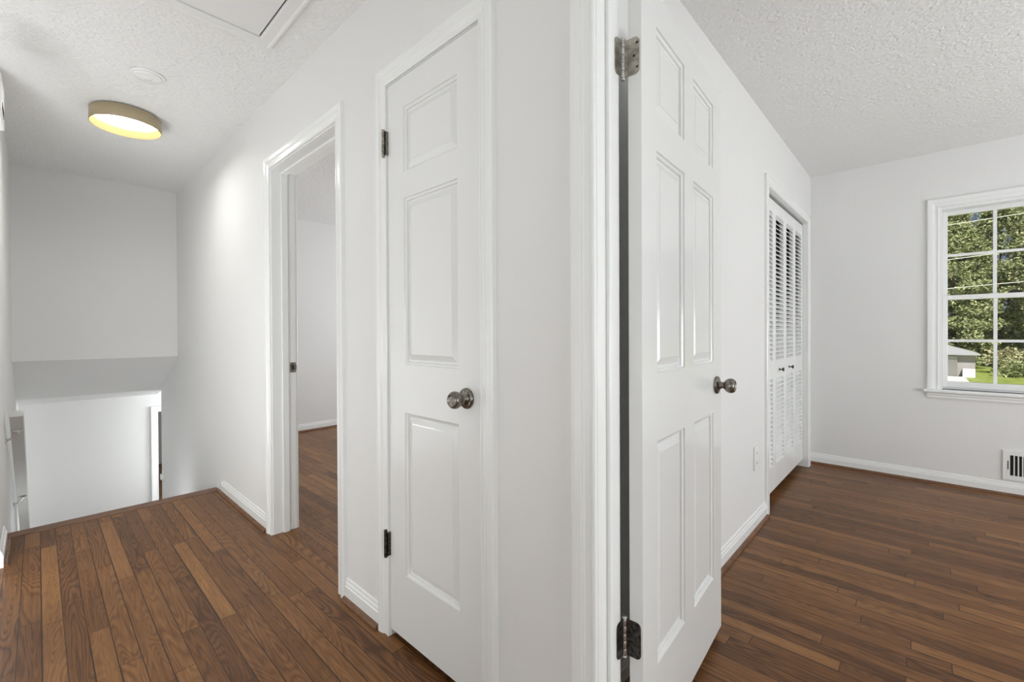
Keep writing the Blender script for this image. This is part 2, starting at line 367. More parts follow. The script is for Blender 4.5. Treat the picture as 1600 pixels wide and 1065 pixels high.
struct(boxes((-0.3, 3.2, 12.6, 12.7, LZ, 0.6), (-0.3, -0.2, 6.57, 12.7, LZ, 0.6), (-0.3, 3.2, 6.57, 12.7, 0.6, 0.7)).build('wall_lower_room', M['wall']), 'grey-green wall seen through the lower doorway', 'wall')
struct(boxes((-0.2, 3.1, 12.585, 12.6, LZ, LZ+0.09)).build('baseboard_lower_room', M['trim']), 'white baseboard seen through the lower doorway', 'baseboard')
struct(boxes((LX, HX, 3.68, SY-0.03, LZ, -0.2)).build('wall_under_landing', M['wall']), 'white wall under the top of the stairs', 'wall')
lamp('lower_room_fill', 'AREA', (1.6, 10.0, 0.55), (0, 0, 0), 18, (0.93, 1.0, 0.97), shape='DISK', size=0.5)  # added fill, tinted slightly green, for the room past the lower doorway

# ------------------------------------------------------------------ stairs
st = empty('staircase', (0.38, 5.0, LZ))
tag(st, 'stairs going down from the hall to the lower level, white risers and oak treads', 'stairs')
NR = 10; rise = -LZ/NR; run = 0.25
for i in range(1, NR):
    z = -rise*i; y = SY+0.0+run*(i-1)
    mb = boxes((LX+0.001, HX-0.001, y, y+run+0.02, z-0.028, z)); o = mb.build('tread', M['shoe'], st, bevel=0.006); o.location = Vector((-0.38, -5.0, -LZ))
    mb = boxes((LX+0.001, HX-0.001, y+run-0.006, y+run+0.004, z-rise, z-0.028)); o = mb.build('riser', M['trim'], st); o.location = Vector((-0.38, -5.0, -LZ))
nose = boxes((LX+0.001, HX-0.001, SY-0.085, SY+0.022, -0.024, 0.003)).build('trim_1', M['shoe'], bevel=0.006)
struct(nose, 'dark oak nosing board along the top edge of the stairs', 'trim')

# ------------------------------------------------------------------ casings, jambs
PROF = [(0, 0), (0, .009), (.003, .0115), (.008, .0118), (.0115, .009), (.013, .0092), (.027, .0112), (.0315, .0150), (.034, .0143), (.0365, .0168), (.052, .0185), (.060, .0185), (.064, .0160), (.065, 0)]
PROFS = [(0, 0), (0, .010), (.004, .013), (.012, .012), (.03, .014), (.05, .017), (.062, .017), (.066, .014), (.066, 0)]
def casing(plane, face, sign, u0, u1, zt, prof, z0=0.0, closed=False, scale=1.0):
    """plane 'x': wall face at x=face, u = y.  plane 'y': wall face at y=face, u = x.  sign = direction away from the wall"""
    mb = MB(); loops = []
    if closed: path = lambda t: [(u0-t, z0-t), (u0-t, zt+t), (u1+t, zt+t), (u1+t, z0-t)]
    else: path = lambda t: [(u0-t, z0), (u0-t, zt+t), (u1+t, zt+t), (u1+t, z0)]
    for i in range(4):
        lp = []
        for t, h in prof:
            t *= scale
            u, z = path(t)[i]; d = face+sign*h
            lp.append((d, u, z) if plane == 'x' else (u, d, z))
        loops.append(lp)
    mb.rings(loops, smooth=False, cap0=True, cap1=True)
    return mb
def jamb(plane, f0, f1, u0, u1, zt, stop=None, z0=0.0, th=0.018, sp_=0.010):
    """lining of a doorway: boards th thick just outside the opening; stop = (from, to) along the wall thickness"""
    mb = MB()
    def bx(d0, d1, a0, a1, za, zb):
        if plane == 'x': mb.box(d0, d1, a0, a1, za, zb)
        else: mb.box(a0, a1, d0, d1, za, zb)
    bx(f0, f1, u0-th, u0, z0, zt+th); bx(f0, f1, u1, u1+th, z0, zt+th); bx(f0, f1, u0, u1, zt, zt+th)
    if stop:
        bx(stop[0], stop[1], u0, u0+sp_, z0, zt); bx(stop[0], stop[1], u1-sp_, u1, z0, zt); bx(stop[0], stop[1], u0+sp_, u1-sp_, zt-sp_, zt)
    return mb
struct(casing('x', HX, -1, CD[0]-0.002, CD[1]+0.002, CD[2]+0.002, PROF).build('trim_2', M['trim']), 'white moulded casing around the closed hall closet door', 'casing')
struct(casing('x', HX, -1, SD[0]-0.005, SD[1]+0.005, SD[2]+0.005, PROF).build('trim_3', M['trim']), 'white moulded casing around the open hall doorway near the stairs', 'casing')
struct(casing('x', HX, -1, BD[0]-0.004, BD[1]+0.002, BD[2]+0.004, PROF).build('trim_4', M['trim']), 'white moulded casing around the bedroom doorway', 'casing')
struct(casing('x', x1, 1, BD[0]-0.012, BD[1]+0.013, BD[2]+0.012, PROF).build('trim_5', M['trim']), 'white casing on the bedroom side of its doorway', 'casing')
struct(casing('x', x1+0.02, 1, SD[0]-0.012, SD[1]+0.006, SD[2]+0.006, PROF).build('trim_6', M['trim']), 'white casing on the far side of the open hall doorway', 'casing')
struct(jamb('x', HX-0.001, x1-0.006, BD[0], BD[1], BD[2], (0.938, 0.958), sp_=0.010).build('trim_7', M['trim'], bevel=0.002), 'white jamb and stop of the bedroom doorway', 'jamb')
struct(jamb('x', HX-0.001, x1, CD[0]-0.0, CD[1]+0.0, CD[2], (0.945, 0.965)).build('trim_8', M['trim'], bevel=0.002), 'white jamb of the hall closet door', 'jamb')
sj = jamb('x', HX-0.001, x1+0.02, SD[0], SD[1], SD[2], (0.951, 0.985), sp_=0.011).build('trim_9', M['trim'], bevel=0.002)
struct(sj, 'white jamb and stop of the open hall doorway', 'jamb')
struct(casing('y', BY, -1, CO[0], CO[1], CO[2], PROFS).build('trim_10', M['trim']), 'white casing around the louvred closet doors', 'casing')
struct(jamb('y', BY-0.001, BY+WT, CO[0], CO[1], CO[2]).build('trim_11', M['trim']), 'white jamb of the louvred closet', 'jamb')
struct(casing('y', 6.45, -1, LD[0], LD[1], LD[2], PROFS, z0=LZ).build('trim_12', M['trim']), 'white casing of the doorway at the foot of the stairs', 'casing')
struct(jamb('y', 6.449, 6.571, LD[0], LD[1], LD[2], z0=LZ, th=0.001).build('trim_13', M['trim']), 'white jamb of the doorway at the foot of the stairs', 'jamb')

# ------------------------------------------------------------------ baseboards
BP = [(0, 0), (.014, 0), (.014, .060), (.010, .064), (.0105, .071), (.006, .080), (.0055, .088), (0, .092)]
SHOE = [(0.0138, 0.0005), (0.030, 0.0005), (0.0295, .006), (.026, .013), (.021, .017), (.0138, .019)]
def extrude_prof(prof, plane, face, sign, u0, u1, zb=0.0):
    mb = MB(); loops = []
    for u in (u0, u1):
        lp = []
        for d, z in prof:
            q = face+sign*d
            lp.append((q, u, z+zb) if plane == 'x' else (u, q, z+zb))
        loops.append(lp)
    return mb.rings(loops, smooth=False)
def baseboard(name, label, plane, face, sign, spans, shoe=True):
    mb = MB()
    for u0, u1 in spans:
        e = extrude_prof(BP, plane, face, sign, u0, u1); mb.add(e.v, e.f)
    o = struct(mb.build(name, M['trim']), label, 'baseboard')
    if shoe:
        ms = MB()
        for u0, u1 in spans:
            e = extrude_prof(SHOE, plane, face, sign, u0, u1); ms.add(e.v, e.f)
        ms.build('shoe_moulding', M['shoe'], o, label='brown stained quarter-round shoe moulding')
    return o
bb = baseboard('baseboard_hall_right', 'white baseboard along the right hall wall, cut off at the stairs', 'x', HX, -1, [(CD[1]+0.068, SD[0]-0.071), (SD[1]+0.071, 3.665), (-1.68, BD[0]-0.07)])
# slanted end block of the baseboard at the stair nosing
mb = MB(); d = .014
mb.add([(HX, 3.665, 0), (HX, 3.76, 0), (HX, 3.76, .012), (HX, 3.665, .085), (HX-d, 3.665, 0), (HX-d, 3.76, 0), (HX-d, 3.76, .012), (HX-d, 3.665, .085)],
       [(0, 1, 2, 3), (7, 6, 5, 4), (0, 4, 5, 1), (1, 5, 6, 2), (2, 6, 7, 3), (3, 7, 4, 0)])
mb.build('end_block', M['trim'], bb)
mb = extrude_prof(SHOE, 'x', HX, -1, 3.665, 3.755); mb.build('shoe_moulding', M['shoe'], bb)
baseboard('baseboard_hall_left', 'white baseboard along the left hall wall ending at the stairs', 'x', LX, 1, [(3.3, 3.70)])
baseboard('baseboard_bedroom_left', 'white baseboard under the outlet on the bedroom wall', 'y', BY, -1, [(x1+0.02, CO[0]-0.066)])
baseboard('baseboard_bedroom_window', 'white baseboard under the bedroom window', 'x', WX, -1, [(-2.9, BY-0.001)])
baseboard('baseboard_side_room', 'white baseboard on the far wall seen through the hall doorway', 'y', 5.285, -1, [(x1, 4.4)])
ex = boxes((LX+0.001, HX-0.001, 5.156, 5.165, 0.945, 0.95)); 

# ------------------------------------------------------------------ panelled doors
def panel_door(W, H, T, panels, xs, zs, z0=0.0):
    """slab in local coordinates: x 0..W, y 0..T (y=0 is the front), z z0..z0+H; panels = list of (x0,x1,z0,z1)"""
    slab = MB()
    for i in range(len(xs)-1):
        for j in range(len(zs)-1):
            mx_, mz = (xs[i]+xs[i+1])/2, (zs[j]+zs[j+1])/2
            if any(p0 < mx_ < p1 and q0 < mz < q1 for p0, p1, q0, q1 in panels): continue
            slab.box(xs[i], xs[i+1], 0, T, zs[j], zs[j+1])
    pans = []
    for p0, p1, q0, q1 in panels:
        mb = MB()
        for side in (0, 1):
            steps = [(0, 0), (.0015, .0040), (.005, .0055), (.009, .0070), (.0105, .0125), (.0135, .0135), (.018, .0135), (.036, .0060), (.0375, .0045), (.040, .0045)]
            loops = []
            for o_, d_ in steps:
                y = d_ if side == 0 else T-d_
                lp = [(p0+o_, y, q0+o_), (p1-o_, y, q0+o_), (p1-o_, y, q1-o_), (p0+o_, y, q1-o_)]
                loops.append(lp)
            mb.rings(loops, smooth=False, cap0=False, cap1=True)
        pans.append(mb)
    return slab, pans
def finish_door(root, slab, pans, T):
    bm_w = slab.build('door_slab', M['door'], root)
    # merge coplanar boxes
    bm = bmesh.new(); bm.from_mesh(bm_w.data)
    bmesh.ops.remove_doubles(bm, verts=bm.verts, dist=1e-5)
    seen = {}
    for f in list(bm.faces):
        key = tuple(sorted(v.index for v in f.verts)); seen.setdefault(key, []).append(f)
    kill = [f for fs in seen.values() if len(fs) > 1 for f in fs]
    bmesh.ops.delete(bm, geom=kill, context='FACES')
    bmesh.ops.dissolve_limit(bm, angle_limit=0.01, verts=bm.verts, edges=bm.edges)
    bm.to_mesh(bm_w.data); bm.free()
    for p_ in pans: p_.build('raised_panel', M['door'], root)
    return bm_w
def knob(root, loc, ax, mat):
    """round knob, ax = unit direction away from the door in root space ('y' or 'x' axis with sign)"""
    axis, sg = ax
    r = MB(); r.lathe([(0.001, -.001), (.0315, -.001), (.0325, .002), (.0315, .006), (.029, .0085), (.024, .0095), (.0165, .013), (.0125, .017), (.0115, .024), (.0120, .030), (.001, .030)], loc, axis, 40, sg)
    o = r.build('doorknob', mat, root, label='aged pewter doorknob on a round rose')
    k_ = MB(); k_.lathe([(.001, .026), (.0118, .027), (.0165, .030), (.0225, .036), (.0258, .043), (.0265, .050), (.0250, .057), (.0215, .062), (.0185, .0640), (.0165, .0632), (.0150, .0615), (.0090, .0620), (.001, .0625)], loc, axis, 40, sg)
    k_.build('knob_head', mat, o)
    return o
def hinge_leaf(mb, origin, uvec, nvec, w_, h_, t_=.0022, rc=.012, n_=5):
    """rounded-corner leaf: starts at origin (pin side, centre height), extends w_ along uvec; thickness along nvec"""
    u = Vector(uvec).normalized(); nn = Vector(nvec).normalized(); o = Vector(origin); pts = [(0, -h_/2)]
    for i in range(n_+1):
        t = -PI/2+i*PI/2/n_; pts.append((w_-rc+rc*math.cos(t), -h_/2+rc+rc*math.sin(t)))
    for i in range(n_+1):
        t = i*PI/2/n_; pts.append((w_-rc+rc*math.cos(t), h_/2-rc+rc*math.sin(t)))
    pts.append((0, h_/2))
    l0 = [tuple(o+u*a+Vector((0, 0, b_))) for a, b_ in pts]; l1 = [tuple(o+u*a+nn*t_+Vector((0, 0, b_))) for a, b_ in pts]
    mb.rings([l0, l1], smooth=False)
def knuckle(mb, x, y, zc, h_, r=.0062):
    seg = 5; g = h_/seg
    for i in range(seg):
        z = zc-h_/2+i*g
        mb.lathe([(r*.9, z+.0004), (r, z+.0015), (r, z+g-.0015), (r*.9, z+g-.0004)], (x, y, 0), 'z', 18)
    mb.lathe([(r*.55, zc-h_/2-.006), (r*.95, zc-h_/2-.004), (r*.95, zc-h_/2), (r*.6, zc-h_/2+.001)], (x, y, 0), 'z', 16)
    mb.lathe([(r*.6, zc+h_/2-.001), (r*1.1, zc+h_/2), (r*1.05, zc+h_/2+.003), (r*.5, zc+h_/2+.0055)], (x, y, 0), 'z', 16)

# --- door_1: hall closet door (closed), front face towards -X.  local x runs along -Y from the hinge side, local y = +X
DW = CD[1]-CD[0]-0.0065
d1 = empty('door_1', (HX-0.001, CD[1]-0.0025, 0), -PI/2)
struct(d1, 'closed narrow white three-panel hall closet door with pewter knob', 'door')
T1 = 0.035
zb1, zt1 = 0.028, CD[2]-0.004
pl = [(0.100, DW-0.100, .262, .853), (0.100, DW-0.100, 1.026, 1.624), (0.100, DW-0.100, 1.718, 1.950)]
slab, pans = panel_door(DW, 2.0, T1, pl, [0, .100, DW-.100, DW], [zb1, .262, .853, 1.026, 1.624, 1.718, 1.950, zt1])
finish_door(d1, slab, pans, T1)
knob(d1, (DW-0.060, 0, 0.938), ('y', -1), M['pewter'])
for zc in (1.847, .350):
    mb = MB(); knuckle(mb, -0.0105, -0.0150, zc, .094, .0062)
    h_ = mb.build('hinge', M['nickel' if zc > 1 else 'bronze'], d1, label='tarnished nickel butt hinge' if zc > 1 else 'dark bronze butt hinge')
    mb = MB(); mb.box(-.0085, .0015, -.0135, -.0118, zc-.044, zc+.044); mb.box(-.0015, .0015, -.0135, -.0001, zc-.044, zc+.044); mb.build('hinge_leaf', M['pewter' if zc > 1 else 'bronze'], h_)
boxes((DW-0.001, DW+0.0022, -.0012, .012, .905, .960)).build('latch_plate', M['bronze'], d1)

# --- door_2: bedroom door, open into the bedroom.  local x from the hinge edge, local y=0 faces the camera side
TH = math.radians(3.6)
d2 = empty('door_2', (1.026, 0.5135, 0), TH)
struct(d2, 'open white six-panel bedroom door with pewter knob', 'door')
W2 = 0.728; T2 = 0.035
# width from the free edge's sight line is checked in the render
ax0, ax1, bx0, bx1 = .098, .320, .408, .630
pz = [(.250, .848), (1.030, 1.622), (1.722, 1.950)]
pl = [(a, b_, q0, q1) for a, b_ in ((ax0, ax1), (bx0, bx1)) for q0, q1 in pz]
zb2, zt2 = .028, 2.040
slab, pans = panel_door(W2, 2.0, T2, pl, [0, ax0, ax1, bx0, bx1, W2], [zb2, pz[0][0], pz[0][1], pz[1][0], pz[1][1], pz[2][0], pz[2][1], zt2])
finish_door(d2, slab, pans, T2)
knob(d2, (W2-0.062, 0, 0.945), ('y', -1), M['pewter'])
knob(d2, (W2-0.062, T2, 0.945), ('y', 1), M['pewter'])
boxes((W2-.0005, W2+.0012, .005, .030, .915, .975)).build('latch_plate', M['bronze'], d2)
ct, stt = math.cos(TH), math.sin(TH)
def toL(x, y):                      # world xy -> door_2 local xy
    dx, dy = x-1.026, y-0.5135
    return (dx*ct+dy*stt, -dx*stt+dy*ct)
px_, py_ = toL(1.018, 0.5600)
for zc, mk in ((1.832, 'nickel'), (.360, 'bronze')):
    mb = MB(); knuckle(mb, px_, py_, zc, .096, .0062)
    h_ = mb.build('hinge', M['steel'], d2, label='hinge with a bright knuckle')
    mb = MB(); hinge_leaf(mb, (px_+.001, py_-.003, zc), (-.0035-px_-.0, T2-.027-py_, 0), (-1, 0, 0), .001, .096) if False else None
    # leaf on the door's edge, and the short bend that joins it to the knuckle
    hinge_leaf(mb, (-.0003, T2+.001, zc), (0, -1, 0), (-1, 0, 0), .031, .092)
    mb.add([(-.0003, T2+.001, zc-.046), (-.0025, T2+.001, zc-.046), (px_, py_-.004, zc-.046), (px_+.002, py_-.004, zc-.046),
            (-.0003, T2+.001, zc+.046), (-.0025, T2+.001, zc+.046), (px_, py_-.004, zc+.046), (px_+.002, py_-.004, zc+.046)],
           [(0, 1, 2, 3), (7, 6, 5, 4), (0, 4, 5, 1), (1, 5, 6, 2), (2, 6, 7, 3), (3, 7, 4, 0)])
    lf = mb.build('hinge_leaf', M[mk], h_)
    sc_ = MB()
    for dz, dy in ((-.030, .010), (.0, .018), (.030, .010)):
        sc_.lathe([(.001, 0), (.0036, 0), (.0030, .0008), (.001, .0004)], (-.0026, dy, zc+dz), 'x', 14, -1)
    sc_.build('screw_heads', M['bronze'], h_)
    mb = MB(); jx, jy = toL(1.0165, BD[1]-.0003)
    u_ = Vector((-ct, stt, 0)); nn_ = Vector((-stt, -ct, 0))
    hinge_leaf(mb, (jx, jy, zc), u_, nn_, .034, .092)
    mb.build('jamb_leaf', M[mk], h_)
# strike plate on the side-room jamb
sk = MB(); yy = SD[1]
sk.box(.995, 1.0265, yy-.0022, yy+.001, .914, .972)
so = sk.build('strike_plate', M['pewter'], bevel=.001); tag(so, 'small dark metal strike plate on the jamb of the open hall doorway', 'strike plate')
boxes((1.004, 1.016, yy-.0028, yy-.0021, .930, .956)).build('latch_hole', M['dark'], so)
for z in (.921, .965):
    MB().lathe([(.001, 0), (.0034, 0), (.0028, .0008), (.001, .0004)], (1.010, yy-.0022, z), 'y', 12, -1).build('screw', M['bronze'], so)
boxes((1.024, 1.030, yy-.005, yy-.0018, .930, .957)).build('lip', M['pewter'], so, bevel=.001)

# ------------------------------------------------------------------ louvred bifold doors
NL = 4; LW = (CO[1]-CO[0]-.008)/NL; YD = BY+.030; TD = .028
def louvre_leaf(W, z0, z1):
    fr = MB(); s_ = .042; r_t, r_m0, r_m1, r_b = z1-.085, .815, .935, z0+.165
    fr.box(0, s_, 0, TD, z0, z1); fr.box(W-s_, W, 0, TD, z0, z1)
    fr.box(s_, W-s_, 0, TD, r_t, z1); fr.box(s_, W-s_, 0, TD, r_m0, r_m1); fr.box(s_, W-s_, 0, TD, z0, r_b)
    sl = MB(); pitch = .0305
    for za, zb in ((r_b, r_m0), (r_m1, r_t)):
        nn = int(round((zb-za)/pitch)); pp = (zb-za)/nn
        for i in range(nn):
            z = za+(i+.5)*pp
            # slat tilts down towards the room
            a, bq = (0.001, z-.0165), (TD-.001, z+.0065)
            sl.add([(s_, a[0], a[1]), (s_, bq[0], bq[1]), (s_, bq[0], bq[1]+.0055), (s_, a[0], a[1]+.0055),
                    (W-s_, a[0], a[1]), (W-s_, bq[0], bq[1]), (W-s_, bq[0], bq[1]+.0055), (W-s_, a[0], a[1]+.0055)],
                   [(0, 1, 2, 3), (7, 6, 5, 4), (0, 4, 5, 1), (1, 5, 6, 2), (2, 6, 7, 3), (3, 7, 4, 0)])
    return fr, sl
ZL0, ZL1 = .060, 2.028
root = empty('door_3', (CO[0]+.004, YD, 0)); struct(root, 'white louvred bifold closet doors with small dark knobs', 'door')
for i in range(NL):
    fr, sl = louvre_leaf(LW-.0025, ZL0, ZL1)
    pn = fr.build('louvred_panel', M['trim'], root, loc=(i*LW, 0, 0), bevel=.002)
    sl.build('louvre_slats', M['trim'], pn)
    if i in (1, 2):
        xx = LW*.42 if i == 1 else LW*.40
        kb = MB(); kb.lathe([(.001, -.001), (.010, -.001), (.010, .001), (.0045, .003), (.0040, .016), (.009, .020), (.0135, .024), (.0135, .028), (.009, .031), (.001, .031)], (xx, 0, .872), 'y', 24, -1)
        kb.build('door_knob', M['bronze'], pn, label='small dark bronze knob')
struct(boxes((CO[0]+.01, CO[1]-.01, YD-.002, YD+.034, CO[2]-.014, CO[2]-.001)).build('trim_14', M['galv']), 'metal track above the louvred closet doors', 'track')

# ------------------------------------------------------------------ window
y0, y1, z0, z1 = WI
wr = empty('window_1', (WX, (y0+y1)/2, z0)); struct(wr, 'white double-hung window with six-over-six panes', 'window')
def wpart(mb, name, mat, parent=wr, bevel=0.0):
    o = mb.build(name, mat, parent, bevel=bevel)
    if parent is wr: o.location = (-WX, -(y0+y1)/2, -z0)
    return o
# casing on three sides
wpart(casing('x', WX, -1, y0-.0, y1+.0, z1, PROF, z0=z0), 'window_casing', M['trim'])
sill = MB(); sill.box(WX-.045, WX+.06, y0-.083, y1+.083, z0-.022, z0); wpart(sill, 'window_sill', M['trim'], bevel=.005)
ap = extrude_prof([(0, -.070), (.008, -.070), (.012, -.060), (.010, -.050), (.014, -.042), (.012, -.030), (.017, -.022), (0, -.022)], 'x', WX, -1, y0-.065, y1+.065, z0)
wpart(ap, 'window_apron', M['trim'])
fr = MB()
fr.box(WX+.0, WX+.135, y0, y0+.018, z0, z1); fr.box(WX+.0, WX+.135, y1-.018, y1, z0, z1)
fr.box(WX+.0, WX+.135, y0+.018, y1-.018, z1-.018, z1); fr.box(WX+.06, WX+.135, y0+.018, y1-.018, z0-.005, z0+.012)
wpart(fr, 'window_frame', M['trim'])
def sash(xa, za, zb, name, bot):
    """frame bars with muntins, 3 x 2 panes"""
    ya, yb = y0+.019, y1-.019; t = .033; st_ = .030
    s = MB(); tb = .045 if bot else .034
    s.box(xa, xa+t, ya, ya+st_, za, zb); s.box(xa, xa+t, yb-st_, yb, za, zb)
    s.box(xa, xa+t, ya+st_, yb-st_, za, za+tb); s.box(xa, xa+t, ya+st_, yb-st_, zb-.034, zb)
    gz0, gz1 = za+tb, zb-.034
    o = wpart(s, name, M['trim'], bevel=.003)
    mu = MB(); gy0, gy1 = ya+st_, yb-st_; pw = (gy1-gy0-2*.019)/3
    for i in (1, 2):
        q = gy0+i*pw+(i-1)*.019; mu.box(xa+.006, xa+t-.006, q, q+.019, gz0, gz1)
    zm = (gz0+gz1)/2
    for i in range(3):
        q = gy0+i*(pw+.019); mu.box(xa+.006, xa+t-.006, q, q+pw, zm-.0095, zm+.0095)
    mo = mu.build('muntins', M['trim'], o)
    g = MB(); g.box(xa+.015, xa+.018, gy0, gy1, gz0, gz1)
    g.build('glass', M['glass'], o)
    return o
zmid = 1.384
sash(WX+.050, z0+.012, zmid+.017, 'lower_sash', True)
sash(WX+.086, zmid-.017, z1-.018, 'upper_sash', False)
lk = MB(); lk.box(WX+.052, WX+.082, -.50, -.44, zmid+.017, zmid+.030); lk.lathe([(.001, .030), (.012, .030), (.012, .040), (.001, .041)], (WX+.066, -.47, zmid), 'z', 20)
wpart(lk, 'sash_lock', M['bronze'])

# ------------------------------------------------------------------ ceiling things in the hall
# attic hatch
hx0, hx1, hy0, hy1 = .02, .684, 1.50, 2.160
ah = empty('attic_hatch', ((hx0+hx1)/2, (hy0+hy1)/2, CZ)); tag(ah, 'white attic hatch with flat trim frame in the hall ceiling', 'hatch')
def part_world(mb, name, mat, root, **kw):
    o = mb.build(name, mat, root, **kw); o.location = -root.location; return o
fw = .055
hf = MB()
HP = [(0, 0), (0, .012), (.004, .014), (.040, .014), (.046, .019), (.055, .019), (.057, .015), (.057, 0)]
loops = []
for i in range(5):
    lp = []
    for t, h in HP:
        c = [(hx0-t, hy0-t), (hx0-t, hy1+t), (hx1+t, hy1+t), (hx1+t, hy0-t)][i % 4]
        lp.append((c[0], c[1], CZ-h))
    loops.append(lp)
hf.rings(loops, smooth=False, cap0=False, cap1=False)
part_world(hf, 'trim_frame', M['wall'], ah)
part_world(boxes((hx0+.001, hx1-.006, hy0+.002, hy1-.003, CZ-.006, CZ-.0002)), 'hatch_panel', M['wall'], ah)
part_world(boxes((hx0, hx1, hy0, hy1, CZ-.0015, CZ+.0005)), 'gap_shadow_strip', M['dark'], ah)
# smoke detector
sd = empty('smoke_detector', (.395, 2.905, CZ)); tag(sd, 'round white smoke detector on the ceiling beyond the attic hatch', 'smoke detector')
MB().lathe([(.001, 0), (.070, 0), (.070, .008), (.066, .010)], (0, 0, 0), 'z', 48, -1).build('base_plate', M['plastic'], sd)
MB().lathe([(.060, .0095), (.059, .014), (.054, .018), (.030, .0195), (.001, .020)], (0, 0, 0), 'z', 48, -1).build('cover', M['plastic'], sd)
MB().lathe([(.001, .019), (.020, .0195), (.019, .0215), (.001, .022)], (0, 0, 0), 'z', 32, -1).build('test_button', M['plastic'], sd)
# drum ceiling light
cl = empty('ceiling_light', (.374, 3.51, CZ)); tag(cl, 'lit champagne-coloured drum ceiling light in the hall', 'ceiling light')
R_ = .166; zt_, zb_ = -.008, -.084
MB().lathe([(.001, 0), (.060, 0), (.060, .022), (.001, .022)], (0, 0, 0), 'z', 40, -1).build('ceiling_canopy', M['plastic'], cl)
sh = MB(); seg = 72
def ring(r, z): return [(r*math.cos(2*PI*j/seg), r*math.sin(2*PI*j/seg), z) for j in range(seg)]
sh.rings([ring(R_-.003, zt_), ring(R_, zt_-.002), ring(R_, zb_+.001), ring(R_-.001, zb_), ring(R_-.003, zb_)], cap0=False, cap1=False)
sd_ = sh.build('lamp_shade', M['gold'], cl)
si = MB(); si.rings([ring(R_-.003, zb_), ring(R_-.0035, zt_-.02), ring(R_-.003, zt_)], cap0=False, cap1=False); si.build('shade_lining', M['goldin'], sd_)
tp = MB(); tp.rings([ring(R_-.003, zt_-.001), ring(R_-.003, zt_-.004)]); tp.build('shade_top', M['plastic'], cl)
df = MB(); df.rings([ring(R_-.012, zb_+.060), ring(R_-.008, zb_+.050), ring(R_-.016, zb_+.044), ring(.06, zb_+.042)]); df.build('diffuser', M['glow'], cl)

# ------------------------------------------------------------------ wall things
# doorbell chime box high on the left wall
ch = empty('door_chime', (LX, 2.72, 2.03)); tag(ch, 'white plastic chime box with dark slots, high on the left wall', 'chime')
cb_ = MB(); cb_.box(0, .045, 0, .23, 0, .17); cb_.build('housing', M['plastic'], ch, bevel=.006)
for i in range(3):
    boxes((.0445, .0462, .03, .165, .030+i*.011, .035+i*.011)).build('vent_slot', M['dark'], ch)
# round thermostat low on the stair wall
th = empty('round_thermostat', (HX, 5.87, -.36)); tag(th, 'small round white wall dial beside the lower stairs', 'wall dial')
MB().lathe([(.001, 0), (.050, 0), (.050, .006), (.046, .009), (.001, .009)], (0, 0, 0), 'x', 36, -1).build('back_plate', M['plastic'], th)
MB().lathe([(.034, .008), (.034, .026), (.030, .032), (.001, .034)], (0, 0, 0), 'x', 36, -1).build('dial', M['plastic'], th)
# outlet
ol = empty('wall_outlet', (2.835, BY, .405)); tag(ol, 'white outlet plate on the bedroom wall left of the louvred doors', 'outlet')
boxes((-.038, .038, -.008, 0, -.068, .068)).build('cover_plate', M['plastic'], ol, bevel=.003)
for z in (-.028, .028):
    rc = boxes((-.017, .017, -.0095, -.0075, z-.014, z+.014)).build('receptacle', M['plastic'], ol, bevel=.002)
    boxes((-.009, -.006, -.0100, -.0093, z-.004, z+.006), (.006, .009, -.0100, -.0093, z-.004, z+.006)).build('slots', M['dark'], rc)
# vent register
vr = empty('wall_vent', (WX, -.56, .21)); tag(vr, 'white metal vent register low on the wall under the window', 'vent')
vy0, vy1 = -.155, .155
f_ = MB(); f_.box(-.010, -.001, vy0, vy1, -.100, -.070); f_.box(-.010, -.001, vy0, vy1, .070, .100); f_.box(-.010, -.001, vy1-.034, vy1, -.070, .070); f_.box(-.010, -.001, vy0, vy0+.034, -.070, .070)
f_.box(-.010, -.001, .022, .044, -.070, .070); f_.box(-.010, -.001, -.044, -.022, -.070, .070)
f_.build('register_frame', M['plastic'], vr)
boxes((-.0015, -.0002, vy0+.01, vy1-.01, -.09, .09)).build('duct_opening', M['dark'], vr)
for gy0, gy1, nb_ in ((.044, vy1-.034, 4), (-.022, .022, 3), (vy0+.034, -.044, 4)):
    wv = (gy1-gy0)/nb_
    for i in range(1, nb_):
        q = gy0+i*wv
        boxes((-.009, -.002, q-.003, q+.003, -.070, .070)).build('vane', M['plastic'], vr)
boxes((-.0108, -.0100, vy1-.027, vy1-.022, -.030, .030)).build('damper_slot', M['dark'], vr)
boxes((-.016, -.0100, vy1-.027, vy1-.022, -.036, -.028)).build('damper_lever', M['plastic'], vr)

# ------------------------------------------------------------------ stair handrail
hr = empty('stair_handrail', (LX+.048, 3.90, .66)); tag(hr, 'white painted handrail descending the left wall on metal brackets', 'handrail')
slope = -.655
rl = MB(); loops = []
sect = [(-.026, 0), (-.030, .010), (-.030, .024), (-.020, .034), (.020, .034), (.030, .024), (.030, .010), (.026, 0)]
for t in (0, 2.45):
    loops.append([(a, t, t*slope+z) for a, z in sect])
rl.rings(loops, smooth=False); rl.build('rail', M['rail'], hr)
for t in (.16, 1.15, 2.2):
    z = t*slope
    mb = MB(); mb.tube([(.010, t, z-.002), (.002, t, z-.014), (-.014, t, z-.034), (-.034, t, z-.050), (-.047, t, z-.056)], .0055, 10)
    br = mb.build('bracket', M['steel'], hr, label='metal rail bracket')
    MB().lathe([(.001, 0), (.020, 0), (.018, .004), (.008, .006)], (-.048, t, z-.056), 'x', 20).build('wall_plate', M['steel'], br)
    boxes((-.016, .022, t-.012, t+.012, z-.006, z+.002)).build('saddle', M['steel'], br)

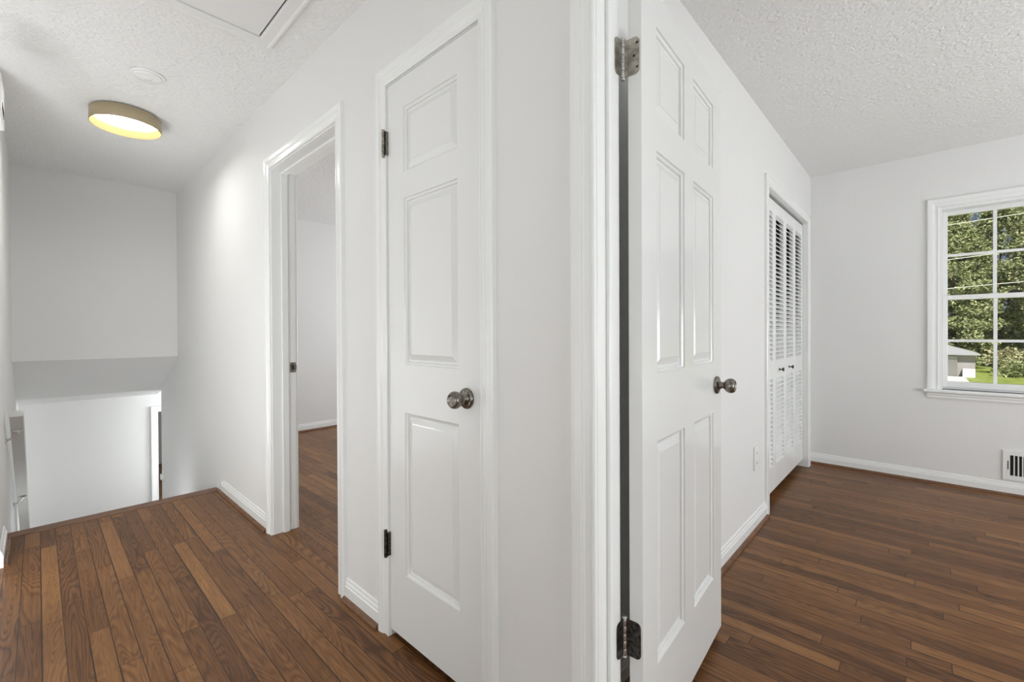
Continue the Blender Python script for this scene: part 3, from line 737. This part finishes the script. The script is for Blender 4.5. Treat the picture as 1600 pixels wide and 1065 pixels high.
# ------------------------------------------------------------------ outdoors
GZ = -3.1
struct(boxes((4.72, 160, -90, 90, GZ-.2, GZ)).build('ground', M['grass']), 'sunlit green lawn outside the bedroom window', 'ground')
nb_ = empty('neighbouring_house', (58, .9, GZ)); tag(nb_, 'small grey neighbouring house with hipped roof beyond the lawn', 'house')
part_world(boxes((57.6, 64, -3.45, 6.0, GZ, -.95)), 'wall', M['siding'], nb_)
rf = MB(); ex0, ex1, ey0, ey1, ez, az = 57.0, 64.6, -3.75, 6.6, -.98, .35
rf.add([(ex0, ey0, ez), (ex1, ey0, ez), (ex1, ey1, ez), (ex0, ey1, ez), (60.8, .2, az), (60.8, 2.6, az),
        (ex0, ey0, ez-.12), (ex1, ey0, ez-.12), (ex1, ey1, ez-.12), (ex0, ey1, ez-.12)],
       [(0, 1, 4), (1, 2, 5, 4), (2, 3, 5), (3, 0, 4, 5), (0, 6, 7, 1), (1, 7, 8, 2), (2, 8, 9, 3), (3, 9, 6, 0), (9, 8, 7, 6)])
part_world(rf, 'roof', M['roofing'], nb_)
part_world(boxes((57.42, 57.6, -2.3, .4, GZ, -1.2)), 'garage_door', M['galv'], nb_)
tag(boxes((57.0, 57.5, -3.42, -2.62, GZ, -2.33)).build('masonry_block', M['whitewash'], bevel=.03), 'bright white masonry block in front of the grey house corner', 'masonry block')
tag(boxes((50, 57.0, -2.75, 6, GZ, GZ+.05)).build('driveway', M['gravel']), 'bright pale driveway in front of the grey house', 'driveway')
def leaves(mb, c, rad, cnt, size, rnd, flat_=1.0):
    for _ in range(cnt):
        while True:
            q = Vector((rnd.uniform(-1, 1), rnd.uniform(-1, 1), rnd.uniform(-1, 1)))
            if .2 < q.length < 1: break
        pnt = Vector((c[0]+q.x*rad, c[1]+q.y*rad, c[2]+q.z*rad*flat_))
        a = Vector((rnd.gauss(0, 1), rnd.gauss(0, 1), rnd.gauss(0, .6))).normalized(); b_ = a.cross(Vector((rnd.gauss(0, 1), rnd.gauss(0, 1), rnd.gauss(0, 1)))).normalized()
        s = size*rnd.uniform(.6, 1.3)
        nn = a.cross(b_)*s*.18
        mb.add([pnt-a*s, pnt-b_*s*.5+nn, pnt+a*s, pnt+b_*s*.5+nn], [(0, 1, 2, 3)])
def tree(name, x, y, h, cr_, mat, seed, label, low=.18, cat='tree', cnt=100, size=.17):
    rnd = random.Random(seed); root = empty(name, (x, y, GZ)); tag(root, label, cat, 'trees beyond the lawn' if cat == 'tree' else None)
    tk = MB(); pts = [(0, 0, 0), (.1, .05, h*.3), (-.1, .1, h*.6), (.05, 0, h*.85)]
    lps = []
    for (a, b_, z), r in zip(pts, (.28, .22, .14, .05)):
        lps.append([(a+r*math.cos(2*PI*j/10), b_+r*math.sin(2*PI*j/10), z) for j in range(10)])
    tk.rings(lps)
    for i in range(9):
        z = h*rnd.uniform(low+.05, .8); an = rnd.uniform(0, 2*PI); L_ = cr_*rnd.uniform(.5, .85)
        tk.tube([(0, 0, z), (L_*.5*math.cos(an), L_*.5*math.sin(an), z+L_*.25), (L_*math.cos(an), L_*math.sin(an), z+L_*.4)], .05, 6)
    tk.build('trunk', M['bark'], root)
    lf = MB()
    ncl = int(h*cr_*4.6)
    for i in range(ncl):
        zz = rnd.uniform(low, 1.0); rr = cr_*(math.sin(PI*min(1, (zz-low)/(1-low)*.85+.15))**.6)
        an = rnd.uniform(0, 2*PI); q = rr*math.sqrt(rnd.uniform(.25, 1))
        leaves(lf, (q*math.cos(an), q*math.sin(an), zz*h), rnd.uniform(.6, 1.15), cnt, size, rnd, .65)
    lf.build('foliage', mat, root)
    return root
tl = [(70, -2.6, 16  , 3.3, 'leaf', 'tall green tree seen through the upper window panes, behind the grey house'),
      (70, -11.0, 16, 3.3, 'leaf2', 'olive-green tree on the right behind the lawn, beside the round shrub'),
      (70, 5.8, 16, 3.3, 'leaf', 'green tree behind the grey house, left of the window view'),
      (80, -7.0, 20, 3.5, 'leaf', 'tall green tree in the second row, in the gap between the two front trees'),
      (80, 1.8, 20, 3.5, 'leaf2', 'olive tree in the second row behind the grey house roof'),
      (80, -15.8, 20, 3.5, 'leaf', 'green tree far right in the second row beyond the lawn'),
      (91, -2.4, 24, 4.0, 'leaf', 'tall green tree farthest back behind the grey house'),
      (91, -12.2, 24, 4.0, 'leaf2', 'tall olive tree farthest back on the right beyond the lawn')]
for i, (x, y, h, c_, mk, lb) in enumerate(tl):
    tree('tree', x, y, h, c_, M[mk], 20+i, lb, low=.06)
tree('shrub', 60.5, -6.6, 2.0, 1.5, M['leaf'], 77, 'rounded green shrub at the lawn edge right in the window view', low=.05, cat='shrub', cnt=120, size=.12)
ug = MB(); rnd = random.Random(5)
for i in range(95):
    leaves(ug, (rnd.uniform(62.5, 65.5), rnd.uniform(-22, -4.6), GZ+rnd.uniform(.1, 2.6)), .8, 80, .15, rnd)
tag(ug.build('woodland_undergrowth', M['leaf2']), 'tangled undergrowth along the far edge of the lawn, right of the grey house', 'undergrowth', kind='stuff')
for i, (za, zb, lb) in enumerate(((4.527, 4.614, 'topmost of the three pale overhead cables outside the window'), (3.413, 3.53, 'middle one of the three pale overhead cables outside the window'), (2.484, 2.584, 'lowest of the three pale overhead cables outside the window'))):
    k_ = (zb-za)/1.63
    pts = [(20, -.564-t, za+k_*t+.0008*t*t) for t in range(-14, 16, 2)]
    tag(MB().tube(pts, .013, 6).build('overhead_cable', M['cable']), lb, 'cable', 'overhead cables')
